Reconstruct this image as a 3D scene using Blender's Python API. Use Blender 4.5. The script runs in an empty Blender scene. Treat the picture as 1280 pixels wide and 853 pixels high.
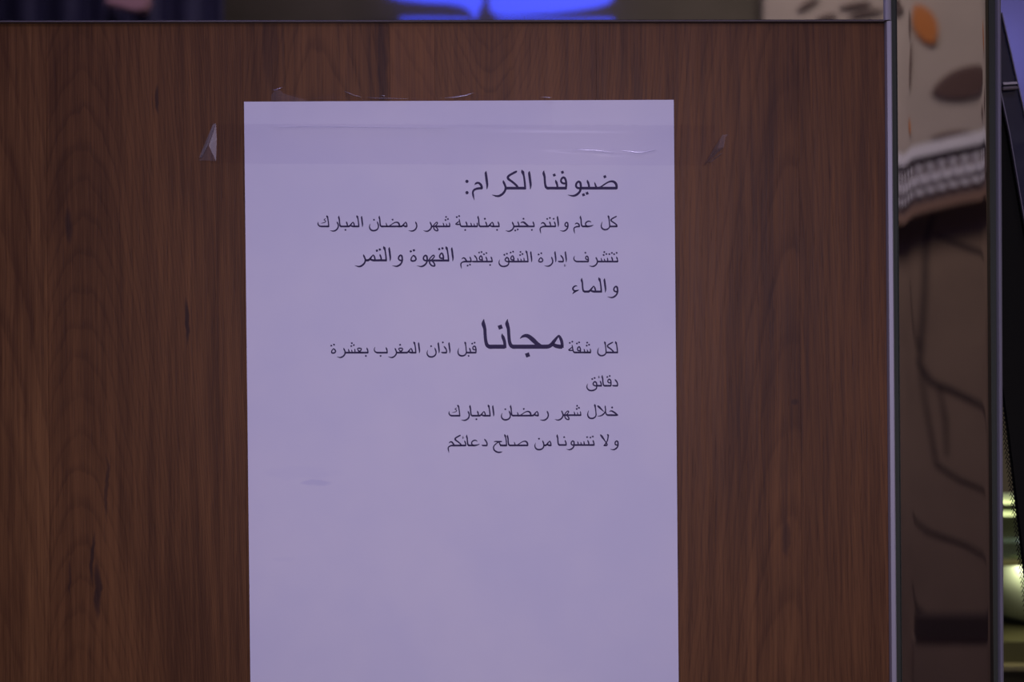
import bpy, math, random
from mathutils import Vector, Matrix

random.seed(7)
S = bpy.context.scene
COL = S.collection

# ------------------------------------------------------------------ camera
FPX = 1280 * 50 / 36.0            # focal length in pixels of the 1280x853 frame
PX = 0.00039                      # metres per pixel on the panel (A4 sheet = 538 px)
D = PX * FPX                      # distance camera - panel
ROLL = -0.0045
CZ = 1.30
cam = bpy.data.cameras.new('camera')
cam.lens = 50; cam.sensor_width = 36; cam.clip_start = 0.02
cam.dof.use_dof = True; cam.dof.focus_distance = D; cam.dof.aperture_fstop = 9.0
camo = bpy.data.objects.new('camera', cam); COL.objects.link(camo)
CM = Matrix.Translation((0, -D, CZ)) @ Matrix.Rotation(math.pi/2, 4, 'X') @ Matrix.Rotation(ROLL, 4, 'Z')
camo.matrix_world = CM
S.camera = camo

S.view_settings.view_transform = 'Standard'; S.view_settings.look = 'None'
S.view_settings.gamma = 1; S.view_settings.use_curve_mapping = False
S.view_settings.exposure = 0.0

# ------------------------------------------------------------------ world and lights
w = bpy.data.worlds.new('world'); S.world = w; w.use_nodes = True
w.node_tree.nodes['Background'].inputs[0].default_value = (0.30, 0.27, 0.36, 1)
w.node_tree.nodes['Background'].inputs[1].default_value = 0.25

def area(name, loc, target, size, size_y, power, color, spread=180):
    l = bpy.data.lights.new(name, 'AREA'); l.shape = 'RECTANGLE'; l.size = size; l.size_y = size_y
    l.energy = power; l.color = color; l.spread = math.radians(spread)
    o = bpy.data.objects.new(name, l); COL.objects.link(o); o.location = loc
    d = Vector(target) - Vector(loc)
    o.rotation_euler = d.to_track_quat('-Z', 'Y').to_euler()
    return o
def point(name, loc, power, color, r=0.03):
    l = bpy.data.lights.new(name, 'POINT'); l.energy = power; l.color = color; l.shadow_soft_size = r
    o = bpy.data.objects.new(name, l); COL.objects.link(o); o.location = loc; return o
sl = bpy.data.lights.new('vignette_spot', 'SPOT'); sl.energy = 39; sl.color = (0.735, 0.645, 1.0)  # unseen spot added so the light fades towards the corners
sl.spot_size = math.radians(30); sl.spot_blend = 1.0; sl.shadow_soft_size = 0.12
so = bpy.data.objects.new('vignette_spot', sl); COL.objects.link(so); so.location = (0.10, -1.60, 1.42)
so.rotation_euler = (Vector((-0.015, 0.0, 1.25)) - so.location).to_track_quat('-Z', 'Y').to_euler()
area('ceiling_or_fill_light', (0.1, -1.45, 2.65), (0.05, 0, 1.20), 1.2, 0.8, 9.6, (0.59, 0.48, 1.0))
area('ceiling_or_fill_light', (-0.5, -1.5, 2.72), (-0.6, -2.4, 1.7), 0.5, 0.4, 3, (0.80, 0.66, 0.95))  # unseen fill added to brighten the left of the back wall
area('ceiling_or_fill_light', (-0.5, -0.55, 2.70), (0, 0, 1.35), 0.8, 0.3, 3.4, (0.36, 0.32, 1.0))
area('ceiling_or_fill_light', (0.55, -1.5, 2.72), (0.75, -2.4, 1.3), 0.5, 0.5, 10.3, (1.0, 0.86, 0.78))  # unseen back light set to brighten the reflected leaf panel and marble

# ------------------------------------------------------------------ helpers
def at(px, py, y=0.0):
    """point of the plane Y=y seen at a pixel of the 1280x853 photograph"""
    r = CM.to_3x3() @ Vector(((px-640)/FPX, -(py-426.5)/FPX, -1.0))
    o = CM.translation
    return o + r * ((y - o.y) / r.y)
MIR = -0.0020                      # front plane of the polished metal
def mirror_at(px, py, d):
    """point of the room, d in front of the panel, that the flat metal shows at a pixel"""
    p = at(px, py, MIR + d)
    return Vector((p.x, MIR - d, p.z))

def tag(o, label=None, cat=None, group=None, kind=None):
    if label: o['label'] = label
    if cat: o['category'] = cat
    if group: o['group'] = group
    if kind: o['kind'] = kind
    return o
def empty(name, loc=(0, 0, 0)):
    o = bpy.data.objects.new(name, None); COL.objects.link(o); o.location = loc
    o.empty_display_size = 0.05
    return o
def mesh(name, V, F, mat, parent=None, smooth=False, uv=None):
    m = bpy.data.meshes.new(name)
    m.from_pydata([tuple(v) for v in V], [], F); m.update()
    if uv:
        l = m.uv_layers.new(name='UVMap')
        for lp in m.loops: l.data[lp.index].uv = uv[lp.vertex_index]
    if smooth:
        for p in m.polygons: p.use_smooth = True
    if mat: m.materials.append(mat)
    o = bpy.data.objects.new(name, m); COL.objects.link(o)
    if parent:
        o.parent = parent
        bpy.context.view_layer.update()
        o.matrix_parent_inverse = parent.matrix_world.inverted()
    return o
def box(name, a, b, mat, parent=None):
    (x0, y0, z0), (x1, y1, z1) = a, b
    V = [(x0,y0,z0),(x1,y0,z0),(x1,y1,z0),(x0,y1,z0),(x0,y0,z1),(x1,y0,z1),(x1,y1,z1),(x0,y1,z1)]
    F = [(0,3,2,1),(4,5,6,7),(0,1,5,4),(1,2,6,5),(2,3,7,6),(3,0,4,7)]
    return mesh(name, V, F, mat, parent)
def prism(name, pts, yf, yb, mat, parent=None, proj=None, bevel=0, smooth=False):
    """polygon given in photo pixels on plane yf, extruded straight back to yb"""
    P = [(proj(*p) if proj else at(p[0], p[1], yf)) for p in pts]
    n = len(P)
    V = [Vector((p.x, yf, max(p.z, 0))) for p in P] + [Vector((p.x, yb, max(p.z, 0))) for p in P]
    F = [tuple(range(n)), tuple(range(2*n-1, n-1, -1))] + [(i, n+i, n+(i+1) % n, (i+1) % n) for i in range(n)]
    uv = [(p[0]/1000, p[1]/1000) for p in pts]*2
    o = mesh(name, V, F, mat, parent, uv=uv, smooth=smooth)
    if bevel:
        bv = o.modifiers.new('b', 'BEVEL'); bv.width = bevel; bv.segments = 2
    return o

# ------------------------------------------------------------------ materials
def mat(name, base=(0.5,)*3, rough=0.5, metal=0.0, spec=0.5, emit=None, es=1.0, coat=0.0):
    m = bpy.data.materials.new(name); m.use_nodes = True
    b = m.node_tree.nodes['Principled BSDF']
    b.inputs['Base Color'].default_value = (*base, 1)
    b.inputs['Roughness'].default_value = rough
    b.inputs['Metallic'].default_value = metal
    b.inputs['Specular IOR Level'].default_value = spec
    b.inputs['Coat Weight'].default_value = coat
    if emit:
        b.inputs['Emission Color'].default_value = (*emit, 1); b.inputs['Emission Strength'].default_value = es
    return m
class NG:
    def __init__(s, m): s.m = m; s.t = m.node_tree; s.b = s.t.nodes['Principled BSDF']
    def n(s, typ, **k):
        x = s.t.nodes.new(typ)
        for a, v in k.items(): setattr(x, a, v)
        return x
    def put(s, sock, v):
        if hasattr(v, 'is_output') or isinstance(v, bpy.types.NodeSocket): s.t.links.new(v, sock)
        else: sock.default_value = v
    def math(s, op, a, b=0.0, c=None, clamp=False):
        x = s.n('ShaderNodeMath', operation=op, use_clamp=clamp)
        s.put(x.inputs[0], a); s.put(x.inputs[1], b)
        if c is not None: s.put(x.inputs[2], c)
        return x.outputs[0]
    def vec(s, x, y, z=0.0):
        c = s.n('ShaderNodeCombineXYZ'); s.put(c.inputs[0], x); s.put(c.inputs[1], y); s.put(c.inputs[2], z); return c.outputs[0]
    def noise(s, v, scale=1, detail=3, rough=0.5, dist=0.0):
        x = s.n('ShaderNodeTexNoise'); s.put(x.inputs['Vector'], v); x.inputs['Scale'].default_value = scale
        x.inputs['Detail'].default_value = detail; x.inputs['Roughness'].default_value = rough; x.inputs['Distortion'].default_value = dist
        return x.outputs['Fac']
    def ramp(s, f, stops, interp='LINEAR'):
        x = s.n('ShaderNodeValToRGB'); s.put(x.inputs[0], f); r = x.color_ramp; r.interpolation = interp
        while len(r.elements) < len(stops): r.elements.new(0.5)
        for e, (p, c) in zip(r.elements, stops):
            e.position = p; e.color = (*c, 1) if len(c) == 3 else c
        return x.outputs[0]
    def mix(s, f, a, b, mode='MIX'):
        x = s.n('ShaderNodeMix', data_type='RGBA', blend_type=mode)
        s.put(x.inputs[0], f); s.put(x.inputs[6], a if not isinstance(a, tuple) else (*a, 1)); s.put(x.inputs[7], b if not isinstance(b, tuple) else (*b, 1))
        return x.outputs[2]
    def smooth(s, v, lo, hi, a=0.0, b=1.0):
        x = s.n('ShaderNodeMapRange', interpolation_type='SMOOTHSTEP')
        s.put(x.inputs[0], v); x.inputs[1].default_value = lo; x.inputs[2].default_value = hi
        x.inputs[3].default_value = a; x.inputs[4].default_value = b
        return x.outputs[0]

def wood(name, cx, k, seed, dark, light, period=0.055, slope=0.0, streaks=(), contrast=1.0, warp=0.035):
    """walnut laminate: growth-ring contours v = k*(u-cx)^2, fibres and pores along the grain"""
    m = mat(name, rough=0.42, spec=0.17); g = NG(m)
    uvn = g.n('ShaderNodeUVMap'); sp = g.n('ShaderNodeSeparateXYZ'); g.put(sp.inputs[0], uvn.outputs[0])
    v = sp.outputs[1]
    u = g.math('SUBTRACT', sp.outputs[0], g.math('MULTIPLY', v, 0.0078))
    big = g.math('SUBTRACT', g.noise(g.vec(g.math('MULTIPLY', u, 7.0), g.math('MULTIPLY', v, 1.6), seed), 1, 2), 0.5)
    du = g.math('SUBTRACT', g.math('ADD', u, g.math('MULTIPLY', big, warp)), cx)
    mid = g.math('SUBTRACT', g.noise(g.vec(g.math('MULTIPLY', u, 26.0), g.math('MULTIPLY', v, 7.0), seed+3), 1, 3), 0.5)
    f = g.math('SUBTRACT', v, g.math('MULTIPLY', g.math('MULTIPLY', du, du), k))
    f = g.math('ADD', f, g.math('MULTIPLY', du, slope))
    f = g.math('ADD', f, g.math('ADD', g.math('MULTIPLY', mid, 0.05), g.math('MULTIPLY', g.math('SUBTRACT', g.noise(g.vec(g.math('MULTIPLY', u, 90.0), g.math('MULTIPLY', v, 30.0), seed+4), 1, 2), 0.5), 0.018)))
    f = g.math('DIVIDE', f, period)
    ring = g.math('FRACT', f)
    # soft early wood, sharper dark late wood line
    late = g.math('MULTIPLY', g.smooth(ring, 0.55, 0.90), g.smooth(ring, 0.90, 1.0, 1, 0))
    ringv = g.noise(g.vec(g.math('MULTIPLY', f, 0.45), g.math('MULTIPLY', v, 0.8), seed+9), 1, 2)
    fib = g.noise(g.vec(g.math('MULTIPLY', g.math('ADD', u, g.math('MULTIPLY', mid, 0.006)), 310.0), g.math('MULTIPLY', v, 7.0), seed), 1, 3, 0.65)
    fib2 = g.noise(g.vec(g.math('MULTIPLY', g.math('ADD', u, g.math('MULTIPLY', big, warp)), 70.0), g.math('MULTIPLY', v, 1.6), seed+5), 1, 3, 0.6)
    pore = g.smooth(g.noise(g.vec(g.math('MULTIPLY', u, 520.0), g.math('MULTIPLY', v, 26.0), seed+1), 1, 1), 0.60, 0.72)
    tone = g.math('ADD', g.math('MULTIPLY', g.math('SUBTRACT', fib2, 0.5), 1.15*contrast), 0.5)
    tone = g.math('ADD', tone, g.math('MULTIPLY', g.math('SUBTRACT', ringv, 0.5), 0.6*contrast))
    tone = g.math('ADD', tone, g.math('MULTIPLY', g.math('SUBTRACT', fib, 0.5), 1.3))
    tone = g.math('ADD', tone, g.math('MULTIPLY', big, 1.0))
    tone = g.math('SUBTRACT', tone, g.math('MULTIPLY', late, g.math('MULTIPLY_ADD', ringv, 0.60, -0.13)))
    tone = g.math('SUBTRACT', tone, g.math('MULTIPLY', pore, 0.16))
    col = g.mix(g.smooth(tone, -0.25, 1.2), dark, light)
    for (sx, sy, hw, hl, amt) in streaks:       # dark mineral streaks, at their own spots in the wood
        wob = g.math('MULTIPLY', g.math('SUBTRACT', g.noise(g.vec(0.0, g.math('MULTIPLY', v, 30.0), sx*50), 1, 2), 0.5), 0.012)
        a = g.math('DIVIDE', g.math('SUBTRACT', g.math('ADD', sp.outputs[0], wob), sx), hw)
        b = g.math('DIVIDE', g.math('SUBTRACT', v, sy), hl)
        r = g.math('ADD', g.math('MULTIPLY', a, a), g.math('MULTIPLY', b, b))
        col = g.mix(g.math('MULTIPLY', g.smooth(r, 0.1, 1.0, 1, 0), amt), col, (0.022, 0.012, 0.011))
    g.put(g.b.inputs['Base Color'], col)
    bump = g.n('ShaderNodeBump'); bump.inputs['Strength'].default_value = 0.12; bump.inputs['Distance'].default_value = 0.0004
    g.put(bump.inputs['Height'], g.math('SUBTRACT', fib, g.math('MULTIPLY', pore, 0.8))); g.put(g.b.inputs['Normal'], bump.outputs[0])
    g.put(g.b.inputs['Roughness'], g.math('MULTIPLY_ADD', fib, 0.2, 0.40))
    return m

M = {}
M['paper'] = mat('paper', (0.80, 0.79, 0.80), 0.75, spec=0.25)
g = NG(M['paper']); tc = g.n('ShaderNodeTexCoord')
nz = g.noise(tc.outputs['Object'], 12, 3, 0.6)
col = g.mix(g.smooth(nz, 0.3, 0.7), (0.765, 0.76, 0.785), (0.83, 0.815, 0.80))
uvp = g.n('ShaderNodeUVMap'); spu = g.n('ShaderNodeSeparateXYZ'); g.put(spu.inputs[0], uvp.outputs[0])
def smudge(cx, cy, rx, ry, amt, c):
    global col
    a = g.math('DIVIDE', g.math('SUBTRACT', spu.outputs[0], cx), rx); b = g.math('DIVIDE', g.math('SUBTRACT', spu.outputs[1], cy), ry)
    r = g.math('ADD', g.math('MULTIPLY', a, a), g.math('MULTIPLY', b, b))
    r = g.math('ADD', r, g.math('MULTIPLY', g.math('SUBTRACT', g.noise(g.vec(g.math('MULTIPLY', spu.outputs[0], 60), g.math('MULTIPLY', spu.outputs[1], 160)), 1, 2), 0.5), 1.6))
    col = g.mix(g.math('MULTIPLY', g.smooth(r, 0.0, 1.0, 1, 0), amt), col, c)
smudge(0.395, 0.604, 0.022, 0.005, 0.30, (0.50, 0.50, 0.66))
smudge(0.375, 0.592, 0.06, 0.010, 0.10, (0.60, 0.60, 0.72))
smudge(0.355, 0.70, 0.018, 0.004, 0.10, (0.60, 0.60, 0.70))
g.put(g.b.inputs['Base Color'], col)
bp = g.n('ShaderNodeBump'); bp.inputs['Strength'].default_value = 0.06; bp.inputs['Distance'].default_value = 0.002
g.put(bp.inputs['Height'], g.noise(tc.outputs['Object'], 90, 4)); g.put(g.b.inputs['Normal'], bp.outputs[0])
M['ink'] = mat('ink', (0.035, 0.022, 0.07), 0.6, spec=0.3)

def clear(name, tint, gloss_rough, gloss_gain, haze=0.0, hazecol=(0.8, 0.8, 0.85)):
    m = bpy.data.materials.new(name); m.use_nodes = True; t = m.node_tree
    for n in list(t.nodes): t.nodes.remove(n)
    o = t.nodes.new('ShaderNodeOutputMaterial'); tr = t.nodes.new('ShaderNodeBsdfTransparent'); tr.inputs[0].default_value = (*tint, 1)
    gl = t.nodes.new('ShaderNodeBsdfGlossy'); gl.inputs['Roughness'].default_value = gloss_rough
    fr = t.nodes.new('ShaderNodeFresnel'); fr.inputs[0].default_value = 1.45
    mu = t.nodes.new('ShaderNodeMath'); mu.operation = 'MULTIPLY'; mu.use_clamp = True; mu.inputs[1].default_value = gloss_gain
    t.links.new(fr.outputs[0], mu.inputs[0])
    mx = t.nodes.new('ShaderNodeMixShader'); t.links.new(mu.outputs[0], mx.inputs[0])
    df = t.nodes.new('ShaderNodeBsdfDiffuse'); df.inputs[0].default_value = (*hazecol, 1)
    m2 = t.nodes.new('ShaderNodeMixShader'); m2.inputs[0].default_value = haze
    t.links.new(tr.outputs[0], m2.inputs[1]); t.links.new(df.outputs[0], m2.inputs[2])
    t.links.new(m2.outputs[0], mx.inputs[1]); t.links.new(gl.outputs[0], mx.inputs[2]); t.links.new(mx.outputs[0], o.inputs[0])
    return m
M['tape'] = clear('clear_tape', (0.962, 0.958, 0.975), 0.14, 0.05, 0.0)
M['tape_top'] = clear('thin_clear_tape', (0.985, 0.983, 0.99), 0.14, 0.05, 0.0)
M['tape_curl'] = clear('curled_tape', (0.97, 0.965, 0.98), 0.18, 0.6, 0.10)
M['tape_fold'] = clear('creased_tape', (0.97, 0.965, 0.98), 0.18, 0.30, 0.05)
M['tape_highlight'] = clear('tape_edge_highlight', (0.96, 0.96, 0.98), 0.15, 0.5, 0.16)  # haze puts a painted highlight on the folded and curled edges
M['crease'] = clear('crease_highlight', (0.95, 0.95, 0.98), 0.22, 3.0, 0.06)  # gloss boosted so the crease ribbons show as highlights
M['glass'] = clear('green_glass', (0.72, 0.85, 0.70), 0.02, 1.0, 0.04, (0.5, 0.6, 0.4))

def steel(name, base, rough, wav=0.0):
    m = mat(name, base, rough, metal=1.0); g = NG(m)
    tc = g.n('ShaderNodeTexCoord')
    g.put(g.b.inputs['Roughness'], g.math('MULTIPLY_ADD', g.noise(tc.outputs['Object'], 30, 3), 0.02, rough))
    if wav:
        b = g.n('ShaderNodeBump'); b.inputs['Strength'].default_value = wav; b.inputs['Distance'].default_value = 0.002
        g.put(b.inputs['Height'], g.noise(tc.outputs['Object'], 14, 1)); g.put(g.b.inputs['Normal'], b.outputs[0])
    return m
M['steel'] = steel('polished_steel', (0.80, 0.76, 0.74), 0.015, 0.02)
M['steel_dull'] = mat('satin_edge', (0.40, 0.39, 0.36), 0.4, spec=0.6)
M['lip'] = mat('lip_metal', (0.17, 0.15, 0.13), 0.35, spec=0.6)
M['bead'] = mat('bead_metal', (0.62, 0.60, 0.58), 0.3, metal=0.6)
M['gap'] = mat('dark_seal', (0.050, 0.058, 0.036), 0.6, spec=0.15)
M['trim_dark'] = mat('dark_trim', (0.22, 0.21, 0.22), 0.3)
M['core'] = mat('panel_core', (0.03, 0.022, 0.02), 0.8)

def plaster(name, a, b, scale=6, rough=0.8):
    m = mat(name, a, rough, spec=0.2); g = NG(m); tc = g.n('ShaderNodeTexCoord')
    g.put(g.b.inputs['Base Color'], g.mix(g.smooth(g.noise(tc.outputs['Object'], scale, 4), 0.3, 0.7), a, b)); return m
M['wall'] = plaster('olive_grey_plaster', (0.10, 0.09, 0.075), (0.125, 0.11, 0.095))
M['wall_blue'] = plaster('lilac_plaster', (0.42, 0.40, 0.52), (0.46, 0.44, 0.55))
M['wall_olive'] = plaster('olive_cladding', (0.20, 0.18, 0.08), (0.25, 0.22, 0.11))
M['ceil'] = plaster('ceiling_plaster', (0.30, 0.29, 0.31), (0.33, 0.32, 0.34))
M['floor'] = plaster('floor_stone', (0.14, 0.11, 0.10), (0.20, 0.16, 0.14), 3, 0.3)
M['cream'] = plaster('cream_stone', (0.42, 0.37, 0.355), (0.48, 0.42, 0.40), 5)
M['leaf_orange'] = mat('orange_leaf', (0.50, 0.17, 0.04), 0.6)
M['leaf_brown'] = mat('brown_leaf', (0.10, 0.055, 0.055), 0.6)
M['white'] = mat('white_lacquer', (0.86, 0.86, 1.0), 0.35)
M['lattice_back'] = mat('mauve_backing', (0.20, 0.15, 0.16), 0.6)
M['vein'] = mat('marble_vein', (0.07, 0.05, 0.05), 0.5)
M['marble'] = plaster('brown_marble', (0.26, 0.19, 0.15), (0.34, 0.25, 0.19), 4, 0.35)
M['navy'] = mat('stand_in_curtain', (0.016, 0.016, 0.05), 0.8)
M['pink'] = mat('pink_stand_in', (0.62, 0.36, 0.38), 0.6)
M['blue_led'] = mat('blue_led', (0.02, 0.02, 0.1), 0.5, emit=(0.055, 0.085, 1.0), es=1.5)
M['navy_gloss'] = mat('navy_gloss', (0.022, 0.025, 0.045), 0.22, spec=0.6, coat=0.5)
M['black'] = mat('black_fabric', (0.011, 0.011, 0.007), 0.9, spec=0.15)
M['olive_dark'] = mat('dark_olive_lacquer', (0.085, 0.08, 0.03), 0.4)
M['green_edge'] = mat('glass_edge', (0.55, 0.68, 0.40), 0.2, spec=0.8)
M['bowl'] = mat('pale_green_ceramic', (0.55, 0.62, 0.42), 0.12, spec=0.8, coat=1.0)

# ------------------------------------------------------------------ the room
X0, X1, Y0, Y1, H = -1.7, 1.9, -2.45, 1.6, 2.8
def struct(o): o['kind'] = 'structure'; return o
struct(box('floor', (X0, Y0, -0.1), (X1, Y1, 0), M['floor']))
struct(box('ceiling', (X0, Y0, H), (X1, Y1, H+0.1), M['ceil']))
struct(box('wall_back', (X0, Y0-0.1, 0), (X1, Y0, H), M['wall']))
struct(box('wall_left', (X0-0.1, Y0, 0), (X0, Y1, H), M['wall']))
struct(box('wall_right', (X1, Y0, 0), (X1+0.1, Y1, H), M['wall']))
struct(box('wall_front', (X0, Y1, 0), (X1, Y1+0.1, H), M['wall_blue']))

# ------------------------------------------------------------------ wood panel
SL = 0.0078
panel = empty('wood_panel', (0.0, 0.0, 0.0))
tag(panel, 'dark walnut panel of upright staves behind the taped paper notice', 'panel')
D0, L0 = (0.066, 0.0265, 0.0085), (0.220, 0.096, 0.028)
def tone(c, s, r=1.0): return (c[0]*s*r, c[1]*s, c[2]*s)
staves = [
 (-60, 57,  dict(cx=-0.05, k=30, seed=1.3, dark=tone(D0, 1.25), light=tone(L0, 1.2, .95), period=0.12)),
 (57, 303,  dict(cx=0.097, k=46, seed=4.1, dark=tone(D0, 1.05), light=tone(L0, .90), period=0.046,
      streaks=[(0.0875, 0.285, 0.006, 0.028, .55), (0.197, 0.125, 0.003, 0.022, .7), (0.233, 0.405, 0.0035, 0.035, .8),
               (0.134, 0.615, 0.003, 0.05, .55), (0.116, 0.705, 0.003, 0.04, .7), (0.122, 0.745, 0.006, 0.045, .75), (0.088, 0.73, 0.002, 0.03, .5)])),
 (303, 487, dict(cx=0.40, k=50, seed=7.7, dark=tone(D0, .9), light=tone(L0, .9), period=0.07,
      streaks=[(0.337, 0.06, 0.010, 0.06, .3), (0.478, 0.08, 0.008, 0.09, .4)])),
 (487, 543, dict(cx=0.30, k=4, seed=11.2, dark=tone(D0, 1.7), light=tone(L0, 1.12), period=0.05, contrast=.5)),
 (543, 745, dict(cx=0.615, k=-40, seed=2.9, dark=tone(D0, 1.1), light=tone(L0, .98), period=0.03)),
 (745, 997, dict(cx=0.985, k=62, seed=6.6, dark=tone(D0, .98), light=tone(L0, .93), period=0.11, warp=0.06,
      streaks=[(0.993, 0.508, 0.006, 0.005, .5), (0.984, 0.68, 0.007, 0.03, .45), (0.965, 0.40, 0.004, 0.06, .3)])),
 (997, 1105.3, dict(cx=0.90, k=60, seed=9.4, dark=tone(D0, 1.0), light=tone(L0, .90), period=0.14, contrast=.8)),
]
for i, (a, b, kw) in enumerate(staves):
    wm = wood('walnut_%d' % i, **kw)
    yb = 3800
    prism('stave', [(a+0.12, 29.3), (a+0.12+SL*(yb-28), yb), (b-0.12+SL*(yb-28), yb), (b-0.12, 29.3)], 0.0, 0.016, wm, panel)
c0 = at(-60, 22); c1 = at(1105, 30)
box('backing_board', (c0.x, 0.0162, 0), (c1.x, 0.034, c1.z-0.002), M['core'], panel)

# ------------------------------------------------------------------ polished metal frame
frame = empty('metal_frame', (at(1180, 400).x, -0.005, 0.0))
tag(frame, 'polished mirror-like metal frame along the top and right of the walnut panel', 'frame')
def extrude(name, prof, axis, lo, hi, m, smooth=True):
    """prof: (pixel, depth y) pairs across the member, extruded between two pixel positions"""
    V, F = [], []
    for e in (lo, hi):
        for (q, y) in prof:
            if axis == 'v':
                p = at(q + SL*(e-28), e); V.append((p.x, y, max(p.z, 0)))
            else:
                p = at(e, q - 0.0010*(e-640)); V.append((p.x, y, p.z))
    n = len(prof)
    for i in range(n):
        j = (i+1) % n
        F.append((i, j, n+j, n+i))
    F += [tuple(range(n-1, -1, -1)), tuple(range(n, 2*n))]
    o = mesh(name, V, F, m, frame, smooth=smooth)
    if smooth: 
        o.data.set_sharp_from_angle(angle=math.radians(25))
    return o
BOT = 3800; TOP = -150
# thin satin edging beside the wood
extrude('edge_strip', [(1105.5, 0.018), (1105.5, -0.0022), (1106.5, -0.0032), (1111, -0.0036), (1112.5, -0.003), (1112.5, 0.018)], 'v', BOT, 28, M['steel_dull'])
extrude('seal', [(1112.6, 0.018), (1112.6, -0.0005), (1119.5, -0.0005), (1119.5, 0.018)], 'v', BOT, TOP, M['gap'])
prof = [(1119.6, 0.03), (1119.6, 0.0)]
def arcx(x, side):   # gentle roll of the sheet towards its edges
    return x
pts = []
for i in range(11):                       # left roll, tilting up to 12 degrees
    t = i/10; x = 1120 + 18*t
    pts.append((x, MIR + 0.00006*(1-t)**2))
pts2 = []
for i in range(6):
    t = i/5; x = 1226 + 8*t
    pts2.append((x, MIR + 0.00018*t*t))
prof += pts + [(1142, MIR), (1170, MIR), (1200, MIR), (1222, MIR)] + pts2 + [(1235, MIR+0.0012), (1235.3, 0.03)]
SR = SL; SL = 0.0042
extrude('edge_seal', [(1235.2, 0.03), (1235.2, -0.001), (1243, -0.001), (1243, 0.03)], 'v', BOT, TOP, M['gap'])
extrude('edge_bead', [(1243.1, 0.03), (1243.1, -0.002), (1244.2, -0.0036), (1246, -0.0042), (1248, -0.0036), (1249.3, -0.0018), (1249.8, 0.0), (1249.8, 0.03)], 'v', BOT, TOP, M['bead'])
SL = SR
rail = extrude('side_rail', prof, 'v', BOT, TOP, M['steel'])
# top rail: flat face rolled over at its lower edge, thin lip against the wood
tp = [(TOP, 0.03), (TOP, MIR)] + [(-100, MIR), (0, MIR), (20, MIR), (25.9, MIR), (26.3, MIR+0.0004)] + [(26.4, 0.0), (26.4, 0.03)]
extrude('top_rail', tp[::-1], 'h', -90, 1103, M['steel'])
extrude('top_lip', [(29.0, 0.0), (29.0, -0.0010), (28.2, -0.0022), (27.2, -0.0024), (26.5, -0.0020), (26.5, 0.0)], 'h', -90, 1104, M['lip'])
extrude('corner_post', [(1103.3, 0.03), (1103.3, -0.0025), (1104.5, -0.0036), (1107, -0.0040), (1110, -0.0036), (1112.4, -0.0025), (1112.4, 0.03)], 'v', 27, TOP, M['steel_dull'])

# ------------------------------------------------------------------ paper notice
def paper_y(px, py):
    """front surface of the sheet; slight cockle"""
    y = -0.00085
    y -= 0.00022*math.sin((px-300)/88.0 + py/260.0)*math.sin(py/150.0+0.6)
    y -= 0.00030*max(0, (py-560)/300.0)**2
    if py < 200: y += 0.0001
    y -= 0.00018*math.exp(-((py-157)/5.0)**2)
    return y
TL, TR, BL, BR = (305.0, 127.2), (842.2, 124.8), (313.4, 888.0), (848.6, 886.0)
def sheet_px(s, t):
    a = (TL[0]*(1-s)+TR[0]*s, TL[1]*(1-s)+TR[1]*s); b = (BL[0]*(1-s)+BR[0]*s, BL[1]*(1-s)+BR[1]*s)
    return (a[0]*(1-t)+b[0]*t, a[1]*(1-t)+b[1]*t)
notice = empty('paper_notice', at(576, 888, -0.0008))
tag(notice, 'white paper notice printed with Arabic lines, taped to the walnut panel', 'notice')
NX, NY = 60, 90
V, F, UV = [], [], []
for j in range(NY+1):
    for i in range(NX+1):
        p = sheet_px(i/NX, j/NY); V.append(at(p[0], p[1], paper_y(*p))); UV.append((p[0]/1000, p[1]/1000))
nb = len(V)
for v in list(V): V.append(Vector((v.x, v.y+0.0001, v.z)))
UV += UV
W_ = NX+1
for j in range(NY):
    for i in range(NX):
        a = j*W_+i; F.append((a, a+W_, a+W_+1, a+1)); F.append((nb+a, nb+a+1, nb+a+W_+1, nb+a+W_))
for i in range(NX):
    F.append((i, i+1, nb+i+1, nb+i)); b_ = NY*W_+i; F.append((b_+1, b_, nb+b_, nb+b_+1))
for j in range(NY):
    a = j*W_; F.append((a+W_, a, nb+a, nb+a+W_)); b_ = j*W_+NX; F.append((b_, b_+W_, nb+b_+W_, nb+b_))
sh = mesh('sheet', V, F, M['paper'], notice, smooth=True, uv=UV); sh.data.set_sharp_from_angle(angle=math.radians(40))

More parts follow.
